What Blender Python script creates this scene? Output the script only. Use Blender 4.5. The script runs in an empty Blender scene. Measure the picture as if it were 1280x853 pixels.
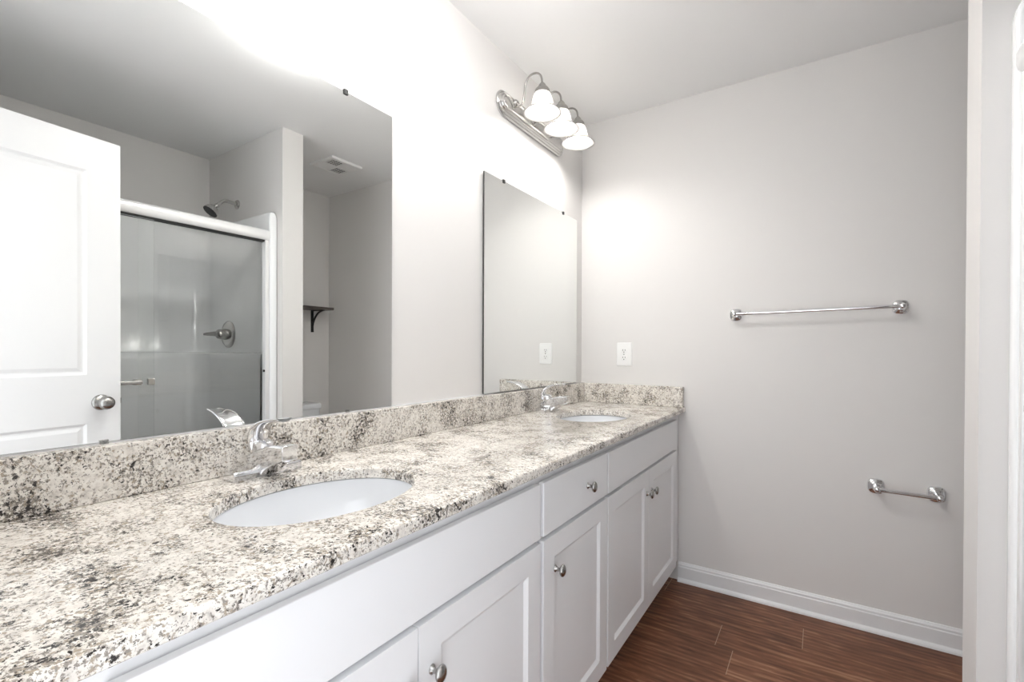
import bpy, bmesh, math, random
from mathutils import Vector, Matrix
PI = math.pi
C = bpy.context.scene.collection
S = bpy.context.scene

# ------------------------------------------------------------------ camera, world, exposure
F_PX, YAW, PITCH, ROLL, CY = 589.73, 0.5803, -0.0054, 0.0038, 441.07
fw = Vector((-math.sin(YAW)*math.cos(PITCH), math.cos(YAW)*math.cos(PITCH), math.sin(PITCH)))
rt = Vector((math.cos(YAW), math.sin(YAW), 0)); up = rt.cross(fw)
r2 = math.cos(ROLL)*rt + math.sin(ROLL)*up; u2 = -math.sin(ROLL)*rt + math.cos(ROLL)*up
cd = bpy.data.cameras.new('camera'); cam = bpy.data.objects.new('camera', cd); C.objects.link(cam)
cam.matrix_world = Matrix(((r2.x, u2.x, -fw.x, 1.1453), (r2.y, u2.y, -fw.y, 0.0), (r2.z, u2.z, -fw.z, 1.1649), (0, 0, 0, 1)))
cd.sensor_width = 36; cd.lens = F_PX*36/1280; cd.shift_y = (CY-426.5)/1280; cd.clip_start = .01
S.camera = cam
W = bpy.data.worlds.new('world'); S.world = W; W.use_nodes = True
W.node_tree.nodes['Background'].inputs[0].default_value = (.93, .96, 1, 1)
W.node_tree.nodes['Background'].inputs[1].default_value = 2.15
S.view_settings.view_transform = 'Standard'; S.view_settings.look = 'None'
S.view_settings.gamma = 1; S.view_settings.use_curve_mapping = False
S.view_settings.exposure = 0.32
BULB = 110.0
FILL_DOME = 29.0  # emission of the added ceiling fill lamp

# room dimensions (metres): mirror wall at x=0, far wall at y=L
L, H, BX, NY = 2.4682, 2.44, 2.3252, 0.03
PX, PY0, PY1 = 1.4582, 1.5435, 1.6716

# ------------------------------------------------------------------ materials
def srgb(r, g, b):
    f = lambda c: (c/255/12.92) if c/255 <= .04045 else ((c/255+.055)/1.055)**2.4
    return (f(r), f(g), f(b), 1)
def new_mat(name):
    m = bpy.data.materials.new(name); m.use_nodes = True
    nt = m.node_tree; return m, nt, nt.nodes['Principled BSDF']
def simple(name, col, rough=.5, metal=0, bump=0, bscale=200, spec=.5, coat=0, emis=None, aniso=0):
    m, nt, p = new_mat(name)
    p.inputs['Base Color'].default_value = col; p.inputs['Roughness'].default_value = rough
    p.inputs['Metallic'].default_value = metal; p.inputs['Specular IOR Level'].default_value = spec
    p.inputs['Coat Weight'].default_value = coat; p.inputs['Anisotropic'].default_value = aniso
    tc = nt.nodes.new('ShaderNodeTexCoord')
    n = nt.nodes.new('ShaderNodeTexNoise'); n.inputs['Scale'].default_value = bscale; n.inputs['Detail'].default_value = 3
    nt.links.new(tc.outputs['Object'], n.inputs['Vector'])
    if bump:
        b = nt.nodes.new('ShaderNodeBump'); b.inputs['Strength'].default_value = bump; b.inputs['Distance'].default_value = .001
        nt.links.new(n.outputs['Fac'], b.inputs['Height']); nt.links.new(b.outputs[0], p.inputs['Normal'])
    else:
        r = nt.nodes.new('ShaderNodeMapRange'); r.inputs['To Min'].default_value = rough*.92; r.inputs['To Max'].default_value = rough*1.08+.001
        nt.links.new(n.outputs['Fac'], r.inputs['Value']); nt.links.new(r.outputs[0], p.inputs['Roughness'])
    if emis:
        p.inputs['Emission Color'].default_value = emis[0]; p.inputs['Emission Strength'].default_value = emis[1]
    return m
M = {}
M['wall'] = simple('wall_paint', srgb(228, 226, 224), .62, bump=.10, bscale=260, spec=.35)
M['ceil'] = simple('ceiling_paint', srgb(245, 245, 245), .8, bump=.12, bscale=200, spec=.2)
M['trim'] = simple('trim_paint', srgb(238, 239, 240), .32, bscale=60)
M['cab'] = simple('cabinet_paint', srgb(245, 246, 248), .36, bump=.03, bscale=150)
M['door'] = simple('door_paint', srgb(240, 240, 241), .4, bump=.08, bscale=120)
M['dark'] = simple('dark_gap', srgb(40, 38, 36), .8)
M['chrome'] = simple('chrome', (.82, .82, .83, 1), .07, 1)
M['nickel'] = simple('brushed_nickel', (.40, .39, .375, 1), .26, 1, aniso=.4)
M['satin'] = simple('satin_nickel', (.60, .59, .575, 1), .2, 1)
M['porc'] = simple('porcelain', srgb(238, 240, 243), .12, coat=.4)
M['acry'] = simple('fiberglass', srgb(247, 248, 249), .09, coat=.3)
M['alu'] = simple('white_aluminium', srgb(240, 240, 240), .2, .15)
M['rubber'] = simple('black_rubber', srgb(18, 18, 18), .6)
M['plast'] = simple('white_plastic', srgb(243, 243, 242), .3)
M['edge'] = simple('mirror_edge', srgb(60, 62, 60), .35)
M['iron'] = simple('black_iron', srgb(26, 25, 25), .5)
M['clip'] = simple('black_clip', srgb(30, 30, 30), .4)
M['bulb'] = simple('bulb', (1, 1, 1, 1), .5, emis=((1, .975, .94, 1), BULB))
M['fill_dome'] = simple('added_fill_dome', (.9, .9, .9, 1), .4, emis=((1, .985, .965, 1), FILL_DOME))  # glow of the added fill lamp
M['grille'] = simple('grille_hole', srgb(70, 70, 70), .8)

def mirror_mat():
    m, nt, p = new_mat('mirror_silver')
    p.inputs['Base Color'].default_value = (.90, .915, .905, 1); p.inputs['Metallic'].default_value = 1; p.inputs['Roughness'].default_value = 0.0
    return m
M['mirror'] = mirror_mat()

def glass_mat(name, tint=(.985, .99, .988, 1), amt=1.0):
    m = bpy.data.materials.new(name); m.use_nodes = True; nt = m.node_tree; nt.nodes.clear()
    o = nt.nodes.new('ShaderNodeOutputMaterial'); mx = nt.nodes.new('ShaderNodeMixShader')
    t = nt.nodes.new('ShaderNodeBsdfTransparent'); t.inputs[0].default_value = tint
    g = nt.nodes.new('ShaderNodeBsdfGlossy'); g.inputs['Roughness'].default_value = .01; g.inputs[0].default_value = (.9, .9, .9, 1)
    f = nt.nodes.new('ShaderNodeFresnel'); f.inputs[0].default_value = 1.45
    nt.links.new(f.outputs[0], mx.inputs[0]); nt.links.new(t.outputs[0], mx.inputs[1]); nt.links.new(g.outputs[0], mx.inputs[2])
    nt.links.new(mx.outputs[0], o.inputs[0]); return m
M['glass'] = glass_mat('shower_glass')
M['clear'] = glass_mat('clear_plastic', (.93, .93, .92, 1))

def shade_mat():
    m = bpy.data.materials.new('frosted_shade'); m.use_nodes = True; nt = m.node_tree; nt.nodes.clear()
    o = nt.nodes.new('ShaderNodeOutputMaterial')
    t = nt.nodes.new('ShaderNodeBsdfTranslucent'); t.inputs[0].default_value = (.93, .91, .87, 1)
    d = nt.nodes.new('ShaderNodeBsdfDiffuse'); d.inputs[0].default_value = (.9, .88, .85, 1)
    mx = nt.nodes.new('ShaderNodeMixShader'); mx.inputs[0].default_value = .45
    tr = nt.nodes.new('ShaderNodeBsdfTransparent'); m2 = nt.nodes.new('ShaderNodeMixShader'); m2.inputs[0].default_value = .10
    g = nt.nodes.new('ShaderNodeBsdfGlossy'); g.inputs['Roughness'].default_value = .15
    m3 = nt.nodes.new('ShaderNodeMixShader'); f = nt.nodes.new('ShaderNodeFresnel'); f.inputs[0].default_value = 1.4
    # alabaster swirls
    tc = nt.nodes.new('ShaderNodeTexCoord'); n = nt.nodes.new('ShaderNodeTexNoise'); n.inputs['Scale'].default_value = 26; n.inputs['Distortion'].default_value = 2.5
    cr = nt.nodes.new('ShaderNodeValToRGB'); cr.color_ramp.elements[0].color = (.58, .555, .52, 1); cr.color_ramp.elements[1].color = (.76, .75, .73, 1)
    cr.color_ramp.elements[0].position = .35; cr.color_ramp.elements[1].position = .6
    nt.links.new(tc.outputs['Object'], n.inputs['Vector']); nt.links.new(n.outputs['Fac'], cr.inputs[0]); nt.links.new(cr.outputs[0], t.inputs[0])
    nt.links.new(t.outputs[0], mx.inputs[1]); nt.links.new(d.outputs[0], mx.inputs[2])
    nt.links.new(mx.outputs[0], m2.inputs[1]); nt.links.new(tr.outputs[0], m2.inputs[2])
    nt.links.new(f.outputs[0], m3.inputs[0]); nt.links.new(m2.outputs[0], m3.inputs[1]); nt.links.new(g.outputs[0], m3.inputs[2])
    nt.links.new(m3.outputs[0], o.inputs[0]); return m
M['shade'] = shade_mat()

def ramp(nt, src, stops):
    cr = nt.nodes.new('ShaderNodeValToRGB'); e = cr.color_ramp.elements
    e[0].position, e[0].color = stops[0]; e[1].position, e[1].color = stops[-1]
    for s in stops[1:-1]:
        x = e.new(s[0]); x.color = s[1]
    nt.links.new(src, cr.inputs[0]); return cr.outputs[0]
def granite():
    m, nt, p = new_mat('granite'); N = nt.nodes; K = nt.links
    geo = N.new('ShaderNodeNewGeometry')
    def noise(sc, det=3, rough=.55, dist=0, off=0):
        mp = N.new('ShaderNodeMapping'); mp.inputs['Location'].default_value = (off, off*.7, off*1.3)
        K.new(geo.outputs['Position'], mp.inputs[0])
        n = N.new('ShaderNodeTexNoise'); n.inputs['Scale'].default_value = sc; n.inputs['Detail'].default_value = det
        n.inputs['Roughness'].default_value = rough; n.inputs['Distortion'].default_value = dist
        K.new(mp.outputs[0], n.inputs['Vector']); return n.outputs['Fac']
    cl = noise(14, 2, .5, 0, 5)                 # where the minerals cluster
    def shifted(fac, amt):
        a = N.new('ShaderNodeMath'); a.operation = 'MULTIPLY_ADD'; a.inputs[1].default_value = amt; K.new(cl, a.inputs[0])
        K.new(fac, a.inputs[2]); return a.outputs[0]
    base = ramp(nt, noise(60, 5, .65, .2, 1), [(.32, srgb(196, 191, 184)), (.45, srgb(226, 220, 212)), (.58, srgb(240, 236, 229))])
    def mix(fac, a, b):
        x = N.new('ShaderNodeMix'); x.data_type = 'RGBA'; K.new(fac, x.inputs[0]); K.new(a, x.inputs[6]); x.inputs[7].default_value = b; return x.outputs[2]
    B, Wt = (0, 0, 0, 1), (1, 1, 1, 1)
    tan = ramp(nt, shifted(noise(120, 5, .66, .15, 9), .2), [(.655, B), (.70, Wt)])
    grey = ramp(nt, shifted(noise(160, 5, .68, .15, 3), .24), [(.660, B), (.705, Wt)])
    blk = ramp(nt, shifted(noise(125, 5, .66, .2, 13), .36), [(.772, B), (.808, Wt)])
    blk2 = ramp(nt, shifted(noise(260, 4, .6, .1, 23), .35), [(.800, B), (.84, Wt)])
    c = mix(tan, base, srgb(170, 158, 142)); c = mix(grey, c, srgb(146, 139, 131)); c = mix(blk2, c, srgb(92, 85, 79)); c = mix(blk, c, srgb(50, 46, 44))
    K.new(c, p.inputs['Base Color']); p.inputs['Roughness'].default_value = .13; p.inputs['Specular IOR Level'].default_value = .5
    return m
M['granite'] = granite()

def wood():
    m, nt, p = new_mat('vinyl_plank'); N = nt.nodes; K = nt.links
    geo = N.new('ShaderNodeNewGeometry'); sp = N.new('ShaderNodeSeparateXYZ'); K.new(geo.outputs['Position'], sp.inputs[0])
    def mt(op, a, b=None, c=None):
        n = N.new('ShaderNodeMath'); n.operation = op
        for i, v in enumerate((a, b, c)):
            if v is None: continue
            if isinstance(v, (int, float)): n.inputs[i].default_value = v
            else: K.new(v, n.inputs[i])
        return n.outputs[0]
    PWD, PLN = .162, 1.22
    yy = mt('DIVIDE', mt('SUBTRACT', sp.outputs[1], 2.0), PWD); row = mt('FLOOR', yy); fy = mt('SUBTRACT', yy, row)
    q = mt('MULTIPLY', mt('MULTIPLY', row, mt('SUBTRACT', row, 1.0)), -.4325)
    off = mt('ADD', mt('ADD', mt('MULTIPLY', row, .29), .80), q)
    xx = mt('DIVIDE', mt('SUBTRACT', sp.outputs[0], off), PLN); col = mt('FLOOR', xx); fx = mt('SUBTRACT', xx, col)
    pid = N.new('ShaderNodeCombineXYZ'); K.new(row, pid.inputs[0]); K.new(col, pid.inputs[1])
    wn = N.new('ShaderNodeTexWhiteNoise'); wn.noise_dimensions = '3D'; K.new(pid.outputs[0], wn.inputs['Vector'])
    v = N.new('ShaderNodeCombineXYZ')
    K.new(mt('ADD', mt('MULTIPLY', sp.outputs[0], 1.0), mt('MULTIPLY', wn.outputs['Value'], 17.0)), v.inputs[0])
    K.new(mt('MULTIPLY', sp.outputs[1], 5.0), v.inputs[1]); K.new(mt('MULTIPLY', wn.outputs['Value'], 9.0), v.inputs[2])
    n1 = N.new('ShaderNodeTexNoise'); n1.inputs['Scale'].default_value = 4.2; n1.inputs['Detail'].default_value = 6; n1.inputs['Roughness'].default_value = .6; n1.inputs['Distortion'].default_value = 1.0
    K.new(v.outputs[0], n1.inputs['Vector'])
    n2 = N.new('ShaderNodeTexNoise'); n2.inputs['Scale'].default_value = 15; n2.inputs['Detail'].default_value = 4; n2.inputs['Distortion'].default_value = .6
    v2 = N.new('ShaderNodeCombineXYZ'); K.new(mt('MULTIPLY', sp.outputs[0], .7), v2.inputs[0]); K.new(mt('MULTIPLY', sp.outputs[1], 7), v2.inputs[1]); K.new(mt('MULTIPLY', wn.outputs['Value'], 5.0), v2.inputs[2])
    K.new(v2.outputs[0], n2.inputs['Vector'])
    wv = N.new('ShaderNodeTexWave'); wv.bands_direction = 'Y'; wv.inputs['Scale'].default_value = 2.4; wv.inputs['Distortion'].default_value = 7; wv.inputs['Detail'].default_value = 3; wv.inputs['Detail Scale'].default_value = 1.1
    K.new(v.outputs[0], wv.inputs['Vector'])
    s = mt('ADD', mt('MULTIPLY', n1.outputs['Fac'], .72), mt('ADD', mt('MULTIPLY', n2.outputs['Fac'], .16), mt('MULTIPLY', wv.outputs['Fac'], .12)))
    s = mt('ADD', s, mt('MULTIPLY', mt('SUBTRACT', wn.outputs['Value'], .5), .05))
    c = ramp(nt, s, [(.30, srgb(74, 43, 27)), (.44, srgb(106, 67, 46)), (.56, srgb(128, 84, 60)), (.72, srgb(168, 128, 100))])
    seam = mt('MINIMUM', mt('MULTIPLY', fy, PWD), mt('MULTIPLY', mt('SUBTRACT', 1.0, fy), PWD))
    endj = mt('MINIMUM', mt('MULTIPLY', fx, PLN), mt('MULTIPLY', mt('SUBTRACT', 1.0, fx), PLN))
    mx = N.new('ShaderNodeMix'); mx.data_type = 'RGBA'; K.new(mt('LESS_THAN', endj, .0011), mx.inputs[0]); K.new(c, mx.inputs[6]); mx.inputs[7].default_value = srgb(176, 150, 128)
    m3 = N.new('ShaderNodeMix'); m3.data_type = 'RGBA'; K.new(mt('MULTIPLY', mt('LESS_THAN', seam, .0008), .5), m3.inputs[0]); K.new(mx.outputs[2], m3.inputs[6]); m3.inputs[7].default_value = srgb(60, 36, 24)
    K.new(m3.outputs[2], p.inputs['Base Color']); p.inputs['Roughness'].default_value = .42; p.inputs['Specular IOR Level'].default_value = .35
    b = N.new('ShaderNodeBump'); b.inputs['Strength'].default_value = .25; b.inputs['Distance'].default_value = .001; K.new(n2.outputs['Fac'], b.inputs['Height']); K.new(b.outputs[0], p.inputs['Normal'])
    return m
M['floor'] = wood()
def shelfwood():
    m, nt, p = new_mat('shelf_wood'); N = nt.nodes; K = nt.links
    tc = N.new('ShaderNodeTexCoord'); mp = N.new('ShaderNodeMapping'); mp.inputs['Scale'].default_value = (20, 2, 20)
    n = N.new('ShaderNodeTexNoise'); n.inputs['Scale'].default_value = 3; n.inputs['Detail'].default_value = 5
    K.new(tc.outputs['Object'], mp.inputs[0]); K.new(mp.outputs[0], n.inputs['Vector'])
    K.new(ramp(nt, n.outputs['Fac'], [(.3, srgb(56, 50, 46)), (.7, srgb(98, 90, 84))]), p.inputs['Base Color']); p.inputs['Roughness'].default_value = .5
    return m
M['shelf'] = shelfwood()

# ------------------------------------------------------------------ helpers
def link_mesh(name, bm, mats, parent=None, smooth=False, bevel=0, loc=None):
    me = bpy.data.meshes.new(name); bmesh.ops.recalc_face_normals(bm, faces=bm.faces); bm.to_mesh(me); bm.free()
    if not isinstance(mats, (list, tuple)): mats = [mats]
    for m in mats: me.materials.append(M[m])
    o = bpy.data.objects.new(name, me); C.objects.link(o)
    if parent is not None: o.parent = parent
    if loc: o.location = loc
    if smooth:
        for p in me.polygons: p.use_smooth = True
        if smooth is not True:
            me.set_sharp_from_angle(angle=math.radians(smooth))
    if bevel:
        b = o.modifiers.new('bevel', 'BEVEL'); b.width = bevel; b.segments = 2; b.limit_method = 'ANGLE'; b.angle_limit = math.radians(40)
    return o
def box(bm, x0, x1, y0, y1, z0, z1, mat=0):
    v = [bm.verts.new(p) for p in ((x0,y0,z0),(x1,y0,z0),(x1,y1,z0),(x0,y1,z0),(x0,y0,z1),(x1,y0,z1),(x1,y1,z1),(x0,y1,z1))]
    for f in ((3,2,1,0),(4,5,6,7),(0,1,5,4),(1,2,6,5),(2,3,7,6),(3,0,4,7)):
        bm.faces.new([v[i] for i in f]).material_index = mat
    return bm
def boxes(*bs):
    bm = bmesh.new()
    for b in bs: box(bm, *b)
    return bm
def loft(bm, rings, cap0=True, cap1=True, closed=True, mat=0):
    vr = [[bm.verts.new(p) for p in r] for r in rings]
    n = len(vr[0])
    for a, b in zip(vr[:-1], vr[1:]):
        for i in range(n if closed else n-1):
            j = (i+1) % n
            bm.faces.new((a[i], a[j], b[j], b[i])).material_index = mat
    if cap0: bm.faces.new(vr[0][::-1]).material_index = mat
    if cap1: bm.faces.new(vr[-1]).material_index = mat
    return vr
def lathe(bm, prof, axis='Z', c=(0,0,0), n=32, cap0=True, cap1=True, sx=1, sy=1, mat=0):
    rings = []
    for r, h in prof:
        ring = []
        for k in range(n):
            a = 2*PI*k/n; p, q = r*math.cos(a)*sx, r*math.sin(a)*sy
            if axis == 'Z': v = (p, q, h)
            elif axis == 'X': v = (h, p, q)
            else: v = (q, h, p)
            ring.append((c[0]+v[0], c[1]+v[1], c[2]+v[2]))
        rings.append(ring)
    return loft(bm, rings, cap0, cap1, mat=mat)
def smooth_path(pts, n=8):
    P = [Vector(p) for p in pts]; P = [P[0]*2-P[1]] + P + [P[-1]*2-P[-2]]; out = []
    for i in range(1, len(P)-2):
        for k in range(n):
            t = k/n; a, b, c_, d = P[i-1:i+3]
            out.append(.5*((2*b)+(-a+c_)*t+(2*a-5*b+4*c_-d)*t*t+(-a+3*b-3*c_+d)*t**3))
    out.append(P[-2]); return out
def tube(bm, pts, rad, n=14, mat=0, cross=None):
    """sweep a circle (or the (u,v) outline list `cross`) along pts; rad may be a list"""
    P = [Vector(p) for p in pts]; rings = []; ref = None
    for i, p in enumerate(P):
        t = (P[min(i+1, len(P)-1)]-P[max(i-1, 0)]).normalized()
        if ref is None:
            ref = t.cross(Vector((0, 1, 0))) if abs(t.y) < .9 else t.cross(Vector((1, 0, 0)))
        ref = (ref - t*ref.dot(t)).normalized(); b = t.cross(ref)
        r = rad[i] if isinstance(rad, (list, tuple)) else rad
        if cross: rings.append([p+ref*u*r+b*v*r for u, v in cross])
        else: rings.append([p+ref*math.cos(2*PI*k/n)*r+b*math.sin(2*PI*k/n)*r for k in range(n)])
    return loft(bm, rings, mat=mat)
def squircle(a, b, e=4, n=40):
    out = []
    for k in range(n):
        t = 2*PI*k/n; c_, s_ = math.cos(t), math.sin(t)
        out.append((a*math.copysign(abs(c_)**(2/e), c_), b*math.copysign(abs(s_)**(2/e), s_)))
    return out
def tag(o, label=None, cat=None, group=None, kind=None):
    if label: o['label'] = label
    if cat: o['category'] = cat
    if group: o['group'] = group
    if kind: o['kind'] = kind
    return o
def empty(name, loc=(0,0,0), label=None, cat=None, group=None, kind=None):
    o = bpy.data.objects.new(name, None); C.objects.link(o); o.location = loc; o.empty_display_size = .05
    return tag(o, label, cat, group, kind)
def kids(o): return [c for c in bpy.data.objects if c.parent == o]
def dup(o, loc=None, label=None, parent=None):
    c = o.copy(); C.objects.link(c)
    if parent is not None: c.parent = parent
    if loc is not None: c.location = loc
    if label: c['label'] = label
    for k in kids(o): dup(k, parent=c)
    return c

def slab(bm, Wd, Ht, T, panels, rings, xf, both=False):
    """board Wd x Ht x T with sunken panels; front faces local +w.  xf maps (u,v,w)->xyz"""
    def V(u, v, w): return bm.verts.new(xf(u, v, w))
    def face_side(w0, sgn):
        us = sorted({0, Wd, *[p[0] for p in panels], *[p[1] for p in panels]}); vs = sorted({0, Ht, *[p[2] for p in panels], *[p[3] for p in panels]})
        for i in range(len(us)-1):
            for j in range(len(vs)-1):
                cu, cv = (us[i]+us[i+1])/2, (vs[j]+vs[j+1])/2
                if any(p[0] < cu < p[1] and p[2] < cv < p[3] for p in panels): continue
                bm.faces.new([V(us[i], vs[j], w0), V(us[i+1], vs[j], w0), V(us[i+1], vs[j+1], w0), V(us[i], vs[j+1], w0)])
        for p in panels:
            loops = [[V(p[0]+a, p[2]+a, w0+sgn*d), V(p[1]-a, p[2]+a, w0+sgn*d), V(p[1]-a, p[3]-a, w0+sgn*d), V(p[0]+a, p[3]-a, w0+sgn*d)] for a, d in rings]
            for A, B in zip(loops[:-1], loops[1:]):
                for k in range(4): bm.faces.new((A[k], A[(k+1) % 4], B[(k+1) % 4], B[k]))
            bm.faces.new(loops[-1])
    face_side(T, 1)
    if both: face_side(0, -1)
    else: bm.faces.new([V(0, 0, 0), V(Wd, 0, 0), V(Wd, Ht, 0), V(0, Ht, 0)])
    for a, b in (((0,0),(Wd,0)), ((Wd,0),(Wd,Ht)), ((Wd,Ht),(0,Ht)), ((0,Ht),(0,0))):
        bm.faces.new([V(*a, 0), V(*b, 0), V(*b, T), V(*a, T)])
    bmesh.ops.remove_doubles(bm, verts=bm.verts, dist=1e-5)
    return bm

# ------------------------------------------------------------------ room shell
def struct(name, bm, m, **k):
    return tag(link_mesh(name, bm, m, **k), kind='structure')
struct('floor', boxes((-.12, BX+.12, -.09, L+.12, -.05, 0)), 'floor')
struct('ceiling', boxes((-.12, BX+.12, -.09, L+.12, H, H+.05)), 'ceil')
struct('wall_left', boxes((-.12, 0, -.09, L+.12, 0, H)), 'wall')
struct('wall_far', boxes((0, BX, L, L+.12, 0, H)), 'wall')
struct('wall_right', boxes((BX, BX+.12, -.09, L+.12, 0, H)), 'wall')
DX0, DX1 = .615, 1.39
struct('wall_near', boxes((0, DX0-.02, -.09, NY, 0, H), (DX1+.02, BX, -.09, NY, 0, H), (DX0-.02, DX1+.02, -.09, NY, 2.06, H)), 'wall')
struct('wall_middle', boxes((PX, BX, PY0, PY1, 0, H)), 'wall')
# door lining and casing of the near wall
struct('trim_1', boxes((DX0-.02, DX0, -.09, NY, 0, 2.06), (DX1, DX1+.02, -.09, NY, 0, 2.06), (DX0, DX1, -.09, NY, 2.04, 2.06),
                       (DX1+.006, DX1+.063, NY, NY+.012, .0, 2.10), (DX0-.022, DX0-.006, NY, NY+.012, .0, 2.10), (DX0-.022, DX1+.063, NY, NY+.012, 2.046, 2.10)), 'trim')
def baseboard(name, a, b, nrm):
    """profile swept from a to b along the wall, nrm points into the room"""
    prof = [(0, 0), (.024, 0), (.023, .008), (.019, .014), (.014, .018), (.013, .019), (.013, .072), (.0105, .076), (.0105, .084), (.006, .0905), (.004, .0948), (0, .0948)]
    bm = bmesh.new(); a, b, nrm = Vector(a), Vector(b), Vector(nrm)
    loft(bm, [[p+nrm*d+Vector((0, 0, z)) for d, z in prof] for p in (a, b)])
    return struct(name, bm, 'trim')
baseboard('baseboard_far', (.545, L, 0), (BX, L, 0), (0, -1, 0))
baseboard('baseboard_right', (BX, PY1, 0), (BX, L-.024, 0), (-1, 0, 0))
baseboard('baseboard_middle', (PX, PY1, 0), (BX-.024, PY1, 0), (0, 1, 0))
baseboard('baseboard_partition', (PX, PY0, 0), (PX, PY1, 0), (-1, 0, 0))

# open door, seen in the near mirror
door = empty('door_1', (1.381, .045, .012), 'open white two-panel door with round nickel knob', 'door', kind='structure')
door.rotation_euler = (0, 0, math.atan2(.737, .084))
DW, DH, DT = .742, 2.036, .035
rg = [(0, 0), (.010, -.008), (.016, -.008), (.030, -.003), (.034, -.003)]
bm = slab(bmesh.new(), DW, DH, DT, [(.117, DW-.117, .24, .84), (.117, DW-.117, 1.043, 1.893)], rg, lambda u, v, w: (u, w, v), both=True)
link_mesh('door_slab', bm, 'door', door)
def knob_prof(bm, c, s):
    lathe(bm, [(.0005, 0), (.033, .0), (.033, s*.004), (.028, s*.010), (.014, s*.014), (.012, s*.026), (.0125, s*.030)], 'Y', c, 28)
    pr = [(.0125, .028), (.020, .032), (.0265, .041), (.028, .050), (.026, .059), (.019, .067), (.009, .0705), (.0005, .071)]
    lathe(bm, [(r, s*h) for r, h in pr], 'Y', c, 28, cap0=False)
bm = bmesh.new(); knob_prof(bm, (DW-.070, DT, .925), 1); knob_prof(bm, (DW-.070, 0, .925), -.7)
tag(link_mesh('door_knob', bm, 'nickel', door, smooth=50), 'round nickel knob and rose')
link_mesh('latch', boxes((DW-.001, DW+.008, .011, .023, .913, .937)), 'nickel', door)
for z in (.2, 1.0, 1.8):
    bm = bmesh.new(); lathe(bm, [(.006, z), (.006, z+.09)], 'Z', (-.006, DT+.004, 0), 12); box(bm, -.0005, .03, DT, DT+.0015, z, z+.09)
    link_mesh('hinge', bm, 'nickel', door)

# ------------------------------------------------------------------ vanity cabinets
CX, FX0, FX1 = .540, .540, .559         # frame plane, back and front of overlay doors
def stem_knob(parent, y, z):
    """local coordinates of `parent` = world offset"""
    bm = bmesh.new()
    prof = [(.0005, 0), (.0088, 0), (.0088, .002), (.0062, .004), (.0048, .008), (.0046, .014), (.0075, .0165), (.0130, .0185), (.0152, .0215), (.0148, .0245), (.0115, .0275), (.006, .0292), (.0005, .0298)]
    lathe(bm, prof, 'X', (0, 0, 0), 24, sx=.88, sy=1.08)
    return link_mesh('knob', bm, 'nickel', parent, smooth=60, loc=(FX1, y, z))
def front(name, parent, y0, y1, z0, z1, paneled, knob=None):
    o = bmesh.new(); T = FX1-FX0-.003
    Wd, Ht = y1-y0, z1-z0
    if paneled:
        s = .058
        slab(o, Wd, Ht, T, [(s, Wd-s, s, Ht-s)], [(0, 0), (.011, -.0075)], lambda u, v, w: (FX0+.003+w, y0+u, z0+v))
    else:
        box(o, FX0+.003, FX1, y0, y1, z0, z1)
    ob = link_mesh(name, o, 'cab', parent, bevel=.0016)
    if knob: stem_knob(ob, *knob)
    return ob
def cabinet(y0, y1, label, fy0, fy1, two, filler=None, drawer=False):
    c = empty('vanity_cabinet', (.27, (y0+y1)/2, 0), label, 'cabinet', 'white base cabinets of the vanity')
    off = (-.27, -(y0+y1)/2, 0)
    t = .016; sidey = (y0+.0008, y1-.0008)
    parts = []
    bm = boxes((.002, CX-.019, sidey[0], sidey[0]+t, .10, .8555), (.002, CX-.019, sidey[1]-t, sidey[1], .10, .8555),
               (.002, CX-.019, sidey[0]+t, sidey[1]-t, .10, .10+t), (.002, .008, sidey[0]+t, sidey[1]-t, .10+t, .70))
    parts.append(link_mesh('carcass', bm, 'cab', c))
    r = .038
    bs = [(CX-.019, CX, sidey[0], sidey[0]+r, .10, .8555), (CX-.019, CX, sidey[1]-r, sidey[1], .10, .8555),
          (CX-.019, CX, sidey[0]+r, sidey[1]-r, .812, .8555), (CX-.019, CX, sidey[0]+r, sidey[1]-r, .665, .703), (CX-.019, CX, sidey[0]+r, sidey[1]-r, .10, .138)]
    if two: bs.append((CX-.019, CX, (fy0+fy1)/2-.02, (fy0+fy1)/2+.02, .138, .665))
    parts.append(link_mesh('face_frame', boxes(*bs), 'cab', c))
    parts.append(link_mesh('toe_kick', boxes((.462, .476, sidey[0], sidey[1], 0, .0995)), 'cab', c))
    if filler: parts.append(link_mesh('filler', boxes((CX-.019, CX, filler[0], filler[1], .10, .8555), (.462, .476, filler[0], filler[1], 0, .0995)), 'cab', c))
    if drawer:
        parts.append(front('drawer', c, fy0, fy1, .690, .828, False, ((fy0+fy1)/2+.055-.0, .757)))
        parts[-1].name = 'drawer'
    else:
        parts.append(front('false_front', c, fy0, fy1, .690, .828, False))
    zt, zb = .6785, .112
    if two:
        md = (fy0+fy1)/2
        parts.append(front('door', c, fy0, md-.0012, zb, zt, True, (md-.0012-.030, .5865)))
        parts.append(front('door', c, md+.0012, fy1, zb, zt, True, (md+.0012+.033, .5865)))
    else:
        parts.append(front('door', c, fy0, fy1, zb, zt, True, (fy0+.062, .5865)))
    for p in parts: p.location = Vector(p.location)+Vector(off)
    return c
cabinet(.122, 1.037, 'white two-door sink cabinet nearest the camera, under the near basin', .170, 1.0285, True, filler=(NY, .122))
cabinet(1.037, 1.4762, 'narrow white cabinet with one drawer over one door, between the two sink cabinets', 1.045, 1.4705, False, drawer=True)
cabinet(1.4762, 2.404, 'white two-door sink cabinet against the far wall, under the far basin', 1.4822, 2.362, True, filler=(2.404, L))

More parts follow.
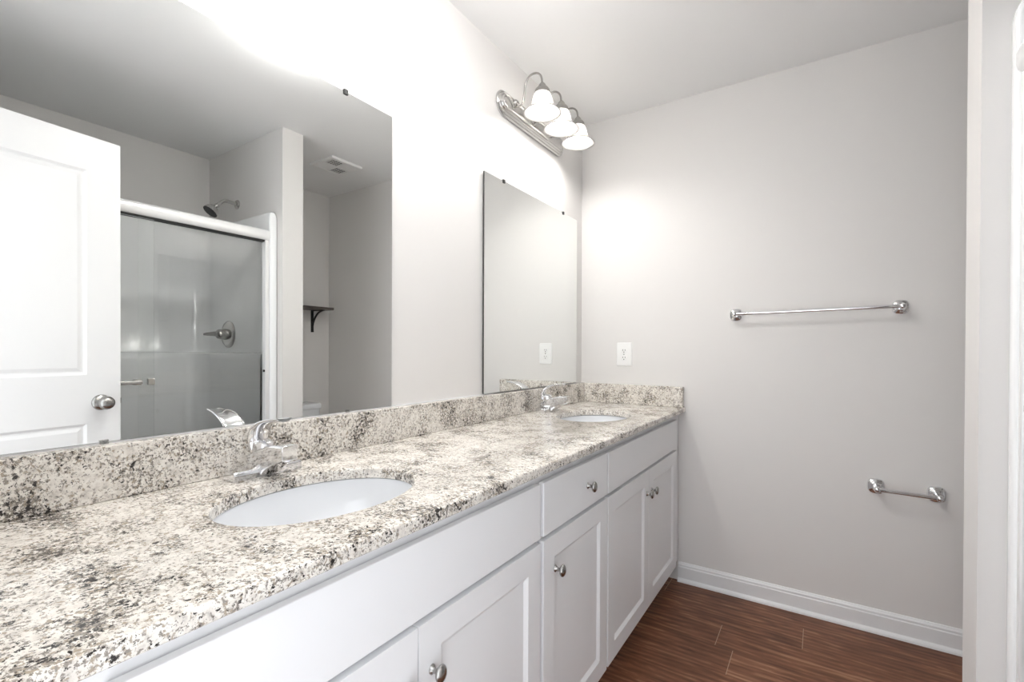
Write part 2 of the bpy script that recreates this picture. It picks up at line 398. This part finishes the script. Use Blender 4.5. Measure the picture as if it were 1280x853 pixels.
# ------------------------------------------------------------------ countertop, splashes, basins
SINKS = [(.312, .584), (.312, 1.9268)]; SA, SB = .151, .2013; CZ, CB, EX = .880, .8564, .5745
def counter_mesh():
    bm = bmesh.new(); y0, y1 = NY, L
    def outer(ins, z):
        # only the room-side edge is eased
        return [bm.verts.new(p) for p in ((0.001, y0, z), (EX-ins, y0, z), (EX-ins, y1-.0005, z), (0.001, y1-.0005, z))]
    def hole(c, g, z, n=72): return [bm.verts.new((c[0]+(SA+g)*math.cos(2*PI*k/n), c[1]+(SB+g)*math.sin(2*PI*k/n), z)) for k in range(n)]
    R = .0065
    lev = [(R*(1-math.sin(a)), CZ-R*(1-math.cos(a))) for a in (0, .39, .785, 1.18, PI/2)]
    lo = [outer(i, z) for i, z in lev] + [outer(0, CB+.002), outer(.002, CB)]
    R = .0035; hl = [(R*(1-math.sin(a)), CZ-R*(1-math.cos(a))) for a in (0, .5, 1.05, PI/2)]
    hs = [[hole(c, g, z) for g, z in hl] + [hole(c, 0, CB)] for c in SINKS]
    def strips(ls):
        for A, B in zip(ls[:-1], ls[1:]):
            for k in range(len(A)): bm.faces.new((A[k], A[(k+1) % len(A)], B[(k+1) % len(A)], B[k]))
    strips(lo)
    for h in hs: strips(h)
    def fill(loops):
        ed = []
        for l in loops:
            for k in range(len(l)):
                a, b = l[k], l[(k+1) % len(l)]
                e = bm.edges.get((a, b)) or bm.edges.new((a, b)); ed.append(e)
        bmesh.ops.triangle_fill(bm, edges=ed, use_beauty=True)
    fill([lo[0]]+[h[0] for h in hs]); fill([lo[-1]]+[h[-1] for h in hs])
    return bm
o = link_mesh('countertop', counter_mesh(), 'granite', smooth=35)
tag(o, 'long speckled granite countertop with two oval basin cut-outs on white cabinets', 'countertop')
SP, SZ = .0325, .9830
def splash(name, x0, x1, y0, y1, label):
    o = link_mesh(name, boxes((x0, x1, y0, y1, CZ+.0004, SZ)), 'granite', bevel=.002); tag(o, label, 'backsplash')
splash('backsplash', .0008, SP, NY, L-.0005, 'long speckled granite backsplash strip under the mirrors')
splash('side_splash', SP+.0006, .5675, L-SP, L-.0005, 'short speckled granite splash strip on the far wall below the outlet')
bm = boxes((.0005, .0055, NY+.001, 1.60, SZ, SZ+.0035)); tag(link_mesh('caulk_bead', bm, 'trim'), 'white caulk line along the top of the long backsplash', 'caulk', kind='structure')

def make_sink(c, label):
    s = empty('sink', (c[0], c[1], CB-.155), label, 'sink', 'undermount oval basins')
    z0 = CB-.0004; dz = -(CB-.155)
    bm = bmesh.new(); D = .150
    inner = [(1.0+.045*0, 0), (1.02, -.002), (1.015, -.012), (.99, -.04), (.93, -.08), (.80, -.115), (.58, -.138), (.30, -.148), (.12, -.1505)]
    outer_ = [(1.16, 0), (1.16, -.010), (1.08, -.014), (1.05, -.04), (.98, -.085), (.85, -.122), (.62, -.146), (.32, -.156), (.14, -.158)]
    n = 64
    def ring(s_, h, base=1): return [((SA)*s_*math.cos(2*PI*k/n), (SB)*s_*math.sin(2*PI*k/n), z0+dz+h) for k in range(n)]
    rings = [ring(a, h) for a, h in outer_[::-1]] + [ring(a, h) for a, h in inner[1:]]
    loft(bm, rings, cap0=True, cap1=False)
    link_mesh('basin', bm, 'porc', s, smooth=60)
    bm = bmesh.new(); lathe(bm, [(.021, z0+dz-.150), (.0235, z0+dz-.1465), (.019, z0+dz-.147), (.013, z0+dz-.1485), (.0005, z0+dz-.1475)], 'Z', (0, 0, 0), 28)
    link_mesh('drain', bm, 'chrome', s, smooth=50)
    return s
s1 = make_sink(SINKS[0], 'white oval undermount basin in the near half of the granite counter')
dup(s1, (SINKS[1][0], SINKS[1][1], CB-.155), 'white oval undermount basin in the far half of the granite counter, by the corner')

# ------------------------------------------------------------------ faucets
def make_faucet(loc, label):
    f = empty('faucet', loc, label, 'faucet', 'chrome single-lever faucets')
    # local: x toward the room (0 = centre of deck plate), y along the wall
    bm = bmesh.new()
    def plate(a, b, z): return [(x, y, z) for x, y in squircle(a, b, 6, 48)]
    # swept deck plate: wings that curve up into the body
    n = 24; rings = []
    for k in range(n+1):
        y = -.078+.156*k/n; t = abs(y)/.078
        h = .020+.028*max(0, 1-t*1.75)**1.6; hw = .026-.002*t
        rings.append([(-hw, y, 0), (hw, y, 0), (hw, y, h*.82), (hw-.004, y, h), (-hw+.004, y, h), (-hw, y, h*.82)])
    loft(bm, rings); link_mesh('deck_plate', bm, 'chrome', f, smooth=30, bevel=.0015)
    bm = bmesh.new(); rings = []
    for k in range(17):                                     # chunky spout: flares out of the body and reaches over the basin
        t = k/16; x = -.026+.128*t; zt = .046+.030*math.sin(min(1, t*1.15)*PI/2)
        zb = .002 if t < .42 else .002+.042*((t-.42)/.58)**.62
        hw = .0255-.0075*t
        rings.append([(x, -hw, zb+.002), (x, -hw+.003, zb), (x, hw-.003, zb), (x, hw, zb+.002), (x, hw, zt-.004), (x, hw-.004, zt), (x, -hw+.004, zt), (x, -hw, zt-.004)])
    loft(bm, rings); sp_ = link_mesh('spout', bm, 'chrome', f, smooth=30, bevel=.0012)
    bm = bmesh.new(); lathe(bm, [(.0095, .040), (.0105, .042), (.0105, .047)], 'Z', (.088, 0, 0), 20); link_mesh('aerator', bm, 'chrome', sp_, smooth=40)
    bm = bmesh.new(); lathe(bm, [(.0225, .045), (.0225, .066), (.020, .073), (.012, .078), (.0005, .079)], 'Z', (-.004, 0, 0), 32)
    link_mesh('handle_hub', bm, 'chrome', f, smooth=50)
    bm = bmesh.new(); pts = smooth_path([(-.020, 0, .056), (-.022, 0, .078), (-.012, 0, .100), (.014, 0, .116), (.048, 0, .125), (.082, 0, .129)], 6)
    rings = []
    for i, p in enumerate(pts):
        t = i/(len(pts)-1); a = pts[min(i+1, len(pts)-1)]-pts[max(i-1, 0)]; nrm = Vector((-a.z, 0, a.x)).normalized()
        hw = .0225+.003*math.sin(PI*t)-.016*max(0, t-.55)**1.3; th = .0065-.0035*t
        rings.append([p+nrm*(w*th+.004*(abs(v)**2))+Vector((0, v*hw, 0)) for v, w in squircle(1, 1, 2.6, 20)])
    loft(bm, rings); tag(link_mesh('lever', bm, 'chrome', f, smooth=60), 'broad curved chrome lever raised toward the room')
    return f
f1 = make_faucet((.083, .590, CZ+.0003), 'chrome single-lever faucet behind the near basin')
dup(f1, (.083, 1.930, CZ+.0003), 'chrome single-lever faucet behind the far basin, by the corner')

# ------------------------------------------------------------------ mirrors
def make_mirror(x0, x1, y0, y1, z0, z1, label, clips_top, clips_bot, side=False):
    m = empty('mirror', (x0, (y0+y1)/2, z0), label, 'mirror')
    dy = (y0+y1)/2
    bm = boxes((0, x1-x0-.0003, y0-dy, y1-dy, 0, z1-z0)); link_mesh('glass_edge', bm, 'edge', m)
    bm = boxes((x1-x0-.0003, x1-x0, y0-dy+.0004, y1-dy-.0004, .0004, z1-z0-.0004)); link_mesh('mirror_face', bm, 'mirror', m)
    def clip(y, z, s, mt):
        b = boxes((-x0+.0002, x1-x0, y-dy-.006, y-dy+.006, (z-z0), (z-z0)+s*.006), (x1-x0, x1-x0+.0035, y-dy-.007, y-dy+.007, min(z-z0+s*.006, z-z0-s*.009), max(z-z0+s*.006, z-z0-s*.009)))
        link_mesh('clip', b, mt, m, bevel=.001)
    for y in clips_top: clip(y, z1, 1, 'clip')
    for y in clips_bot: clip(y, z0, -1 if z0 > SZ+.007 else -.5, 'clear')
    return m
make_mirror(.0012, .007, .13, 1.0412, .9871, 1.9003, 'large frameless mirror on the left, over the near basin, reflecting the shower and door', (.2875, .8665), (.3237, .8745))
make_mirror(.0055, .0115, 1.523, 2.381, .9878, 1.8845, 'frameless mirror by the corner, over the far basin, reflecting the outlet', (1.662, 2.214), ())

# ------------------------------------------------------------------ vanity lights
def stadium(hl, r, n=12):
    out = []
    for k in range(n+1):
        a = -PI/2+PI*k/n; out.append((hl+r*math.cos(a), r*math.sin(a)))
    for k in range(n+1):
        a = PI/2+PI*k/n; out.append((-hl+r*math.cos(a), r*math.sin(a)))
    return out
def make_light(loc, label):
    f = empty('vanity_light', loc, label, 'wall light', 'three-bulb vanity lights')
    bm = bmesh.new(); hl = .2985-.054
    rg = [(0, .001), (0, .008), (.005, .0125), (.009, .0115), (.011, .016), (.016, .019), (.0185, .0175), (.021, .022), (.026, .025), (.029, .0235), (.031, .0265), (.034, .0275)]
    loft(bm, [[(x, y, z) for y, z in stadium(hl, .054-i)] for i, x in rg])
    link_mesh('back_plate', bm, 'satin', f, smooth=28)
    z0 = loc[2]
    for dy in (-.183, -.010, .163):
        bm = bmesh.new()
        lathe(bm, [(.0165, .027), (.0165, .030), (.011, .036), (.006, .040), (.0005, .041)], 'X', (0, dy, .022), 20)
        pts = smooth_path([(.030, dy, 2.237-z0), (.044, dy, 2.2215-z0), (.062, dy, 2.232-z0), (.070, dy, 2.270-z0), (.0765, dy, 2.308-z0), (.098, dy, 2.336-z0), (.130, dy, 2.338-z0), (.152, dy, 2.318-z0), (.159, dy, 2.284-z0)], 7)
        tube(bm, pts, .0042, 12); arm = link_mesh('arm', bm, 'nickel', f, smooth=60)
        bm = bmesh.new(); c = (.159, dy, -z0)
        lathe(bm, [(.006, 2.289), (.009, 2.286), (.014, 2.280), (.0165, 2.274), (.0175, 2.271), (.025, 2.265), (.0305, 2.257), (.032, 2.248), (.032, 2.240), (.030, 2.240), (.030, 2.248), (.020, 2.262)], 'Z', c, 28)
        link_mesh('socket_cup', bm, 'nickel', f, smooth=40)
        bm = bmesh.new()
        pr = [(.027, 2.250), (.0315, 2.243), (.0370, 2.233), (.0410, 2.222), (.0440, 2.208), (.0480, 2.195), (.0545, 2.183), (.0640, 2.1715), (.0745, 2.1635), (.0810, 2.1600)]
        inn = [(r-.0028, z-.0012) for r, z in pr][::-1]
        lathe(bm, pr+inn, 'Z', c, 40, cap0=False, cap1=False)
        sh = link_mesh('shade', bm, 'shade', f, smooth=60)
        bm = bmesh.new(); lathe(bm, [(.0005, 2.168), (.012, 2.170), (.022, 2.177), (.027, 2.186), (.0285, 2.194), (.026, 2.204), (.0185, 2.217), (.013, 2.228), (.013, 2.250)], 'Z', c, 20)
        link_mesh('bulb', bm, 'bulb', sh, smooth=60)
    return f
l1 = make_light((.0005, 1.9115, 2.217), 'nickel wall light with three lit frosted bell shades over the mirror by the corner')
dup(l1, (.0005, .600, 2.217), 'nickel wall light with three bell shades over the large left mirror')

# ------------------------------------------------------------------ far wall fittings
ou = empty('outlet', (.254, L, 1.1445), 'white duplex wall outlet on the far wall beside the corner mirror', 'outlet')
bm = bmesh.new(); loft(bm, [[(x, -y_, z) for x, z in squircle(a, b, 14, 48)] for a, b, y_ in ((.043, .0635, 0), (.043, .0635, .002), (.0412, .0617, .0045), (.0385, .059, .0055))])
link_mesh('cover_plate', bm, 'plast', ou, smooth=30)
for dz in (.0195, -.0195):
    bm = bmesh.new(); loft(bm, [[(x, -y_, z+dz) for x, z in squircle(a, b, 3.2, 32)] for a, b, y_ in ((.0172, .0145, .005), (.0172, .0145, .0066), (.0165, .0138, .007))])
    rc = link_mesh('receptacle', bm, 'plast', ou, smooth=30)
    bm = boxes((-.0075, -.0053, -.00745, -.0068, dz-.001, dz+.0075), (.0053, .0075, -.00745, -.0068, dz-.001, dz+.0075))
    lathe(bm, [(.0026, -.0068), (.0026, -.00745)], 'Y', (0, 0, dz-.0075), 14)
    tag(link_mesh('slot', bm, 'dark', rc), 'dark socket slots')
bm = bmesh.new(); lathe(bm, [(.003, -.0055), (.003, -.0067), (.0015, -.0071)], 'Y', (0, 0, 0), 14); link_mesh('screw', bm, 'nickel', ou)

def wall_bar(name, a, b, size, off, rr, label, cat, mat='chrome'):
    """a,b: (x,z) of the two mounts on the far wall"""
    m = empty(name, ((a[0]+b[0])/2, L, (a[1]+b[1])/2), label, cat); cx, cz = m.location.x, m.location.z
    for (x, z) in (a, b):
        bm = bmesh.new(); X, Z = x-cx, z-cz
        loft(bm, [[(X+p, -d, Z+q) for p, q in squircle(size*s, size*s*1.06, 2.7, 40)] for s, d in ((1, .0002), (1, .003), (.965, .0065), (.86, .0105), (.66, .0135), (.46, .016), (.42, .020))])
        o = link_mesh('mount', bm, mat, m, smooth=60)
        bm = bmesh.new(); lathe(bm, [(.0095, -.014), (.0085, -.022), (.0085, -off+.012), (.0115, -off+.006), (.0125, -off), (.0115, -off-.007), (.006, -off-.011), (.0005, -off-.012)], 'Y', (X, 0, Z), 24)
        link_mesh('post', bm, mat, o, smooth=50)
    bm = bmesh.new(); s = 1 if b[0] > a[0] else -1
    tube(bm, [(a[0]-cx, -off, a[1]-cz), (b[0]-cx, -off, b[1]-cz)], rr, 20); link_mesh('bar', bm, mat, m, smooth=60)
    return m
wall_bar('towel_bar', (.8045, 1.3363), (1.4135, 1.3455), .0285, .060, .0078, 'long chrome towel bar on the far wall', 'towel bar')
wall_bar('toilet_paper_holder', (1.3385, .6055), (1.5285, .6025), .0305, .062, .0085, 'short chrome toilet paper holder low on the far wall', 'toilet paper holder')

# ------------------------------------------------------------------ shower
SX0, SX1, SY0, SY1, SZT = 1.505, BX-.001, NY+.001, PY0-.001, 1.955
st = empty('shower_stall', ((SX0+SX1)/2, (SY0+SY1)/2, 0), 'glossy white one-piece shower stall with white-framed sliding glass doors', 'shower')
sc = Vector(st.location)
def path_u(ins, rad, xf, n=8):
    """open U polyline from the near front jamb round the back to the far front jamb"""
    x1, y0, y1 = SX1-ins, SY0+ins, SY1-ins; out = [(xf, y0)]
    for cx, cy, a0 in ((x1-rad, y0+rad, -PI/2), (x1-rad, y1-rad, 0)):
        for k in range(n+1):
            a = a0+PI/2*k/n; out.append((cx+rad*math.cos(a), cy+rad*math.sin(a)))
    out.append((xf, y1)); return out
bm = bmesh.new()
def P3(pts, z): return [(x-sc.x, y-sc.y, z) for x, y in pts]
tk = .046
outer_ = path_u(0, .02, SX0+.03); 
levels = [(0.030, .06), (tk-.006, SZT), ]
rows = [P3(path_u(.004, .03, SX0+.012), SZT-.004), P3(path_u(.010, .03, SX0+.012), SZT), P3(path_u(tk-.014, .075, SX0+.012), SZT), P3(path_u(tk-.004, .08, SX0+.012), SZT-.006), P3(path_u(tk, .085, SX0+.012), SZT-.020),
        P3(path_u(tk+.002, .085, SX0+.012), 1.155), P3(path_u(tk+.006, .085, SX0+.012), 1.146), P3(path_u(tk+.022, .10, SX0+.04), 1.141), P3(path_u(tk+.030, .11, SX0+.04), 1.134), P3(path_u(tk+.034, .115, SX0+.04), 1.10), P3(path_u(tk+.036, .12, SX0+.04), .14), P3(path_u(tk+.07, .10, SX0+.08), .075)]
loft(bm, rows, cap0=False, cap1=False, closed=False)
bm.faces.new([bm.verts.new(p) for p in P3(path_u(tk+.07, .10, SX0+.08), .075)])
link_mesh('wall_surround', bm, 'acry', st, smooth=45)
# rounded front flange columns with a rounded top corner
def column(y0, y1, yi):
    """front column standing between y0,y1; yi = the side where the top corner is rounded"""
    bm = bmesh.new(); prof = squircle(.028, abs(y1-y0)/2, 4.5, 28); cy = (y0+y1)/2; cx = SX0+.028
    rings = [[(cx+p-sc.x, cy+q-sc.y, 0) for p, q in prof], [(cx+p-sc.x, cy+q-sc.y, SZT-.045) for p, q in prof]]
    for k in range(1, 7):
        a = PI/2*k/6; s = math.cos(a)*.72+.28; rings.append([(cx+p*(.65+.35*math.cos(a))+(1-math.cos(a))*.008-sc.x, cy+q*s-sc.y, SZT-.045+.045*math.sin(a)) for p, q in prof])
    loft(bm, rings); return link_mesh('front_column', bm, 'acry', st, smooth=50)
column(PY0-.046, PY0-.002, -1); column(NY+.002, NY+.046, 1)
bm = bmesh.new(); prof = [(SX0, 0), (SX0, .085), (SX0+.008, .097), (SX0+.02, .10), (SX0+.085, .10), (SX0+.10, .092), (SX0+.115, .06), (SX0+.115, 0)]
loft(bm, [[(x-sc.x, y-sc.y, z) for x, z in prof] for y in (NY+.03, PY0-.03)]); link_mesh('threshold', bm, 'acry', st, smooth=40)
bm = bmesh.new(); lathe(bm, [(.05, .0755), (.05, .079), (.04, .080), (.0005, .0795)], 'Z', (.1, 0, 0), 28); link_mesh('drain', bm, 'chrome', st)

JY0, JY1, HX = NY+.047, PY0-.047, 1.534
sd = st; dc = sc
def D(bm):
    bmesh.ops.translate(bm, verts=bm.verts, vec=-dc); return bm
# header: rounded rail profile
bm = bmesh.new(); prof = [(-.020, 1.787), (-.027, 1.793), (-.030, 1.805), (-.030, 1.828), (-.027, 1.838), (-.018, 1.8445), (.018, 1.8445), (.027, 1.838), (.030, 1.82), (.030, 1.793), (.024, 1.787)]
loft(bm, [[(HX+x, y, z) for x, z in prof] for y in (JY0, JY1)]); link_mesh('header_rail', D(bm), 'alu', sd, smooth=40)
link_mesh('track_channel', D(boxes((HX-.014, HX+.014, JY0+.01, JY1-.01, 1.776, 1.7868))), 'rubber', sd)
for a, b in ((JY0, JY0+.022), (JY1-.022, JY1)):
    jm = link_mesh('side_jamb', D(boxes((HX-.022, HX+.022, a, b, .1285, 1.7865))), 'alu', sd, bevel=.004)
    y = b-.0225 if a > 1 else b
    link_mesh('bumper', D(boxes((HX-.018, HX-.006, a-.006 if a > 1 else b, a if a > 1 else b+.006, 1.035, 1.048))), 'rubber', jm)
link_mesh('bottom_track', D(boxes((HX-.024, HX+.024, JY0, JY1, .1005, .128))), 'alu', sd, bevel=.003)
g1 = link_mesh('glass_panel', D(boxes((HX-.014, HX-.008, JY0+.024, .9425, .130, 1.7755))), 'glass', sd)
g2 = link_mesh('glass_panel', D(boxes((HX+.008, HX+.014, .888, JY1-.024, .130, 1.7755))), 'glass', sd)
bm = bmesh.new(); tube(bm, [(HX-.040, .27, 1.01), (HX-.040, .885, 1.01)], .011, 12, cross=squircle(.8, 1.1, 6, 16))
for y in (.285, .870): box(bm, HX-.046, HX-.0142, y-.012, y+.012, .997, 1.023)
link_mesh('towel_rail', D(bm), 'satin', g1, smooth=40)
link_mesh('pull_block', D(boxes((HX-.034, HX-.0142, .913, .940, .995, 1.025))), 'satin', g1, bevel=.002)

# shower head on the partition's shower side
sh = empty('showerhead', (1.957, PY0, 2.077), 'nickel showerhead on a bent arm above the stall', 'showerhead')
bm = bmesh.new(); lathe(bm, [(.029, 0), (.029, -.004), (.024, -.009), (.012, -.012), (.0005, -.0125)], 'Y', (0, 0, 0), 28); link_mesh('flange', bm, 'satin', sh, smooth=40)
bm = bmesh.new(); tube(bm, smooth_path([(0, -.004, 0), (0, -.04, .004), (0, -.075, .004), (0, -.10, -.012), (0, -.122, -.036)], 6), .0110, 16); link_mesh('arm', bm, 'satin', sh, smooth=60)
bm = bmesh.new(); lathe(bm, [(.0115, .0), (.015, .004), (.015, .014), (.0115, .018), (.015, .024), (.026, .030), (.037, .044), (.042, .060), (.0425, .068)], 'Z', (0, 0, 0), 28, cap1=False)
mt = Matrix.Translation((0, -.118, -.031)) @ Vector((0, -.62, -.78)).to_track_quat('Z', 'Y').to_matrix().to_4x4()
bmesh.ops.transform(bm, verts=bm.verts, matrix=mt); hd = link_mesh('head', bm, 'satin', sh, smooth=60)
bm = bmesh.new(); lathe(bm, [(.0425, .066), (.0415, .0685), (.0005, .069)], 'Z', (0, 0, 0), 28); bmesh.ops.transform(bm, verts=bm.verts, matrix=mt)
tag(link_mesh('spray_face', bm, 'iron', hd), 'dark spray face')
# valve
WY = SY1-tk
va = empty('shower_valve', (1.965, WY-.001, 1.2565), 'round chrome shower valve plate with a lever handle', 'shower valve')
bm = bmesh.new(); lathe(bm, [(.084, 0), (.084, -.003), (.078, -.009), (.055, -.014), (.032, -.016)], 'Y', (0, 0, 0), 40); link_mesh('plate', bm, 'satin', va, smooth=40)
bm = bmesh.new(); lathe(bm, [(.034, -.012), (.033, -.030), (.029, -.055), (.027, -.066), (.018, -.074), (.0005, -.076)], 'Y', (0, 0, 0), 28)
hd = link_mesh('hub', bm, 'nickel', va, smooth=50)
bm = bmesh.new(); tube(bm, smooth_path([(.010, -.045, 0), (.045, -.062, .002), (.085, -.078, .001), (.118, -.088, 0)], 6), [.022-.0135*min(1, i/18) for i in range(19)], 16, cross=squircle(.85, 1, 3, 16)); link_mesh('lever', bm, 'nickel', hd, smooth=60)

# ------------------------------------------------------------------ ceiling vent
ve = empty('ceiling_vent', (1.680, 2.065, H), 'square white exhaust fan grille on the ceiling', 'vent')
bm = bmesh.new(); h = .122
def sq(a, z): return [(-a, -a, z), (a, -a, z), (a, a, z), (-a, a, z)]
loft(bm, [sq(h, 0), sq(h, -.012), sq(h-.004, -.016), sq(h-.022, -.017), sq(h-.025, -.014)], cap1=False)
link_mesh('frame', bm, 'plast', ve)
link_mesh('cavity', boxes((-h+.026, h-.026, -h+.026, h-.026, -.0065, -.003)), 'grille', ve)
bm = bmesh.new()
a = h-.024
box(bm, -a, a, -.008, .008, -.016, -.009); box(bm, -.008, .008, -a, a, -.0159, -.009)
for k in range(10):
    q = -a+2*a*(k+.5)/10
    box(bm, q-.0018, q+.0018, -a, a, -.0140, -.0125); box(bm, -a, a, q-.0018, q+.0018, -.0139, -.0124)
for sx, sy in ((1, 1), (-1, -1)):
    box(bm, *sorted((sx*.010, sx*a)), *sorted((-sy*.010, -sy*a)), -.0152, -.010)
tag(link_mesh('louvre_grid', bm, 'plast', ve), 'moulded lattice over the dark opening')

# ------------------------------------------------------------------ shelf and toilet in the far nook
sf = empty('wall_shelf', (BX, 2.09, 1.50), 'dark wooden shelf on black brackets above the toilet', 'shelf')
link_mesh('board', boxes((-.172, -.0005, -.30, .303, -.020, 0)), 'shelf', sf, bevel=.002)
for y in (-.222, .222):
    bm = boxes((-.005, -.0004, y-.011, y+.011, -.195, -.0205), (-.150, -.0004, y-.011, y+.011, -.0255, -.0203))
    pts = [(-.006, y, -.150), (-.030, y, -.128), (-.055, y, -.095), (-.085, y, -.060), (-.135, y, -.026)]
    tube(bm, smooth_path([(-.004, y, -.165), (-.016, y, -.120), (-.045, y, -.075), (-.085, y, -.042), (-.140, y, -.0245)], 6), .008, 10, cross=squircle(.55, .9, 6, 12))
    tube(bm, [(-.004, y-.010, -.190), (-.004, y+.010, -.190)], .006, 10)
    link_mesh('bracket', bm, 'iron', sf)
to = empty('toilet', (BX-.10, 2.066, 0), 'white two-piece toilet under the wall shelf', 'toilet')
def rr(x0, x1, hy, z, e=7, n=40):
    return [((x0+x1)/2+p, q, z) for p, q in squircle((x1-x0)/2, hy, e, n)]
bm = bmesh.new(); loft(bm, [rr(-.085, .085, .185, .40), rr(-.092, .085, .195, .52), rr(-.098, .085, .200, .705)]); link_mesh('tank', bm, 'porc', to, smooth=40)
bm = bmesh.new(); loft(bm, [rr(-.106, .088, .206, .7052), rr(-.110, .090, .209, .710), rr(-.110, .090, .209, .736), rr(-.104, .086, .204, .746), rr(-.09, .08, .19, .748)]); link_mesh('tank_lid', bm, 'porc', to, smooth=40)
bm = bmesh.new(); lathe(bm, [(.011, 0), (.011, -.012)], 'X', (-.098, -.14, .655), 16); tube(bm, [(-.108, -.14, .655), (-.114, -.075, .648)], .006, 10); link_mesh('flush_lever', bm, 'chrome', to, smooth=40)
bm = bmesh.new()
def el(cx, a, b, z, n=40): return [(cx+a*math.cos(2*PI*k/n), b*math.sin(2*PI*k/n), z) for k in range(n)]
loft(bm, [el(-.24, .23, .105, 0), el(-.24, .225, .10, .03), el(-.25, .19, .085, .14), el(-.28, .20, .11, .22), el(-.315, .235, .165, .32), el(-.325, .245, .183, .385), el(-.325, .245, .183, .40), el(-.325, .20, .135, .40), el(-.33, .17, .11, .33), el(-.30, .09, .06, .22)])
box(bm, -.11, .08, -.11, .11, .02, .3995); link_mesh('bowl', bm, 'porc', to, smooth=50)
bm = bmesh.new(); loft(bm, [el(-.33, .238, .182, .402), el(-.33, .24, .185, .410), el(-.33, .236, .181, .418)]); link_mesh('seat', bm, 'plast', to, smooth=50)
bm = bmesh.new(); loft(bm, [el(-.33, .238, .183, .4185), el(-.33, .236, .182, .430), el(-.33, .20, .15, .437)]); link_mesh('seat_lid', bm, 'plast', to, smooth=50)

# ------------------------------------------------------------------ added ceiling lamp, out of view, put in to brighten the room
cl = empty('added_ceiling_light', (.57, 1.14, H), 'added round white glass fill lamp, unseen, above the vanity', 'added fill light')
bm = bmesh.new(); lathe(bm, [(.060, -.0002), (.060, -.012), (.050, -.020), (.012, -.022), (.010, -.062), (.024, -.064), (.024, -.068)], 'Z', (0, 0, 0), 32); link_mesh('canopy', bm, 'nickel', cl, smooth=40)
bm = bmesh.new(); lathe(bm, [(.024, -.066), (.075, -.064), (.110, -.070), (.126, -.084), (.128, -.098), (.115, -.114), (.080, -.127), (.040, -.132), (.0005, -.133)], 'Z', (0, 0, 0), 40); link_mesh('fill_bowl', bm, 'fill_dome', cl, smooth=60)
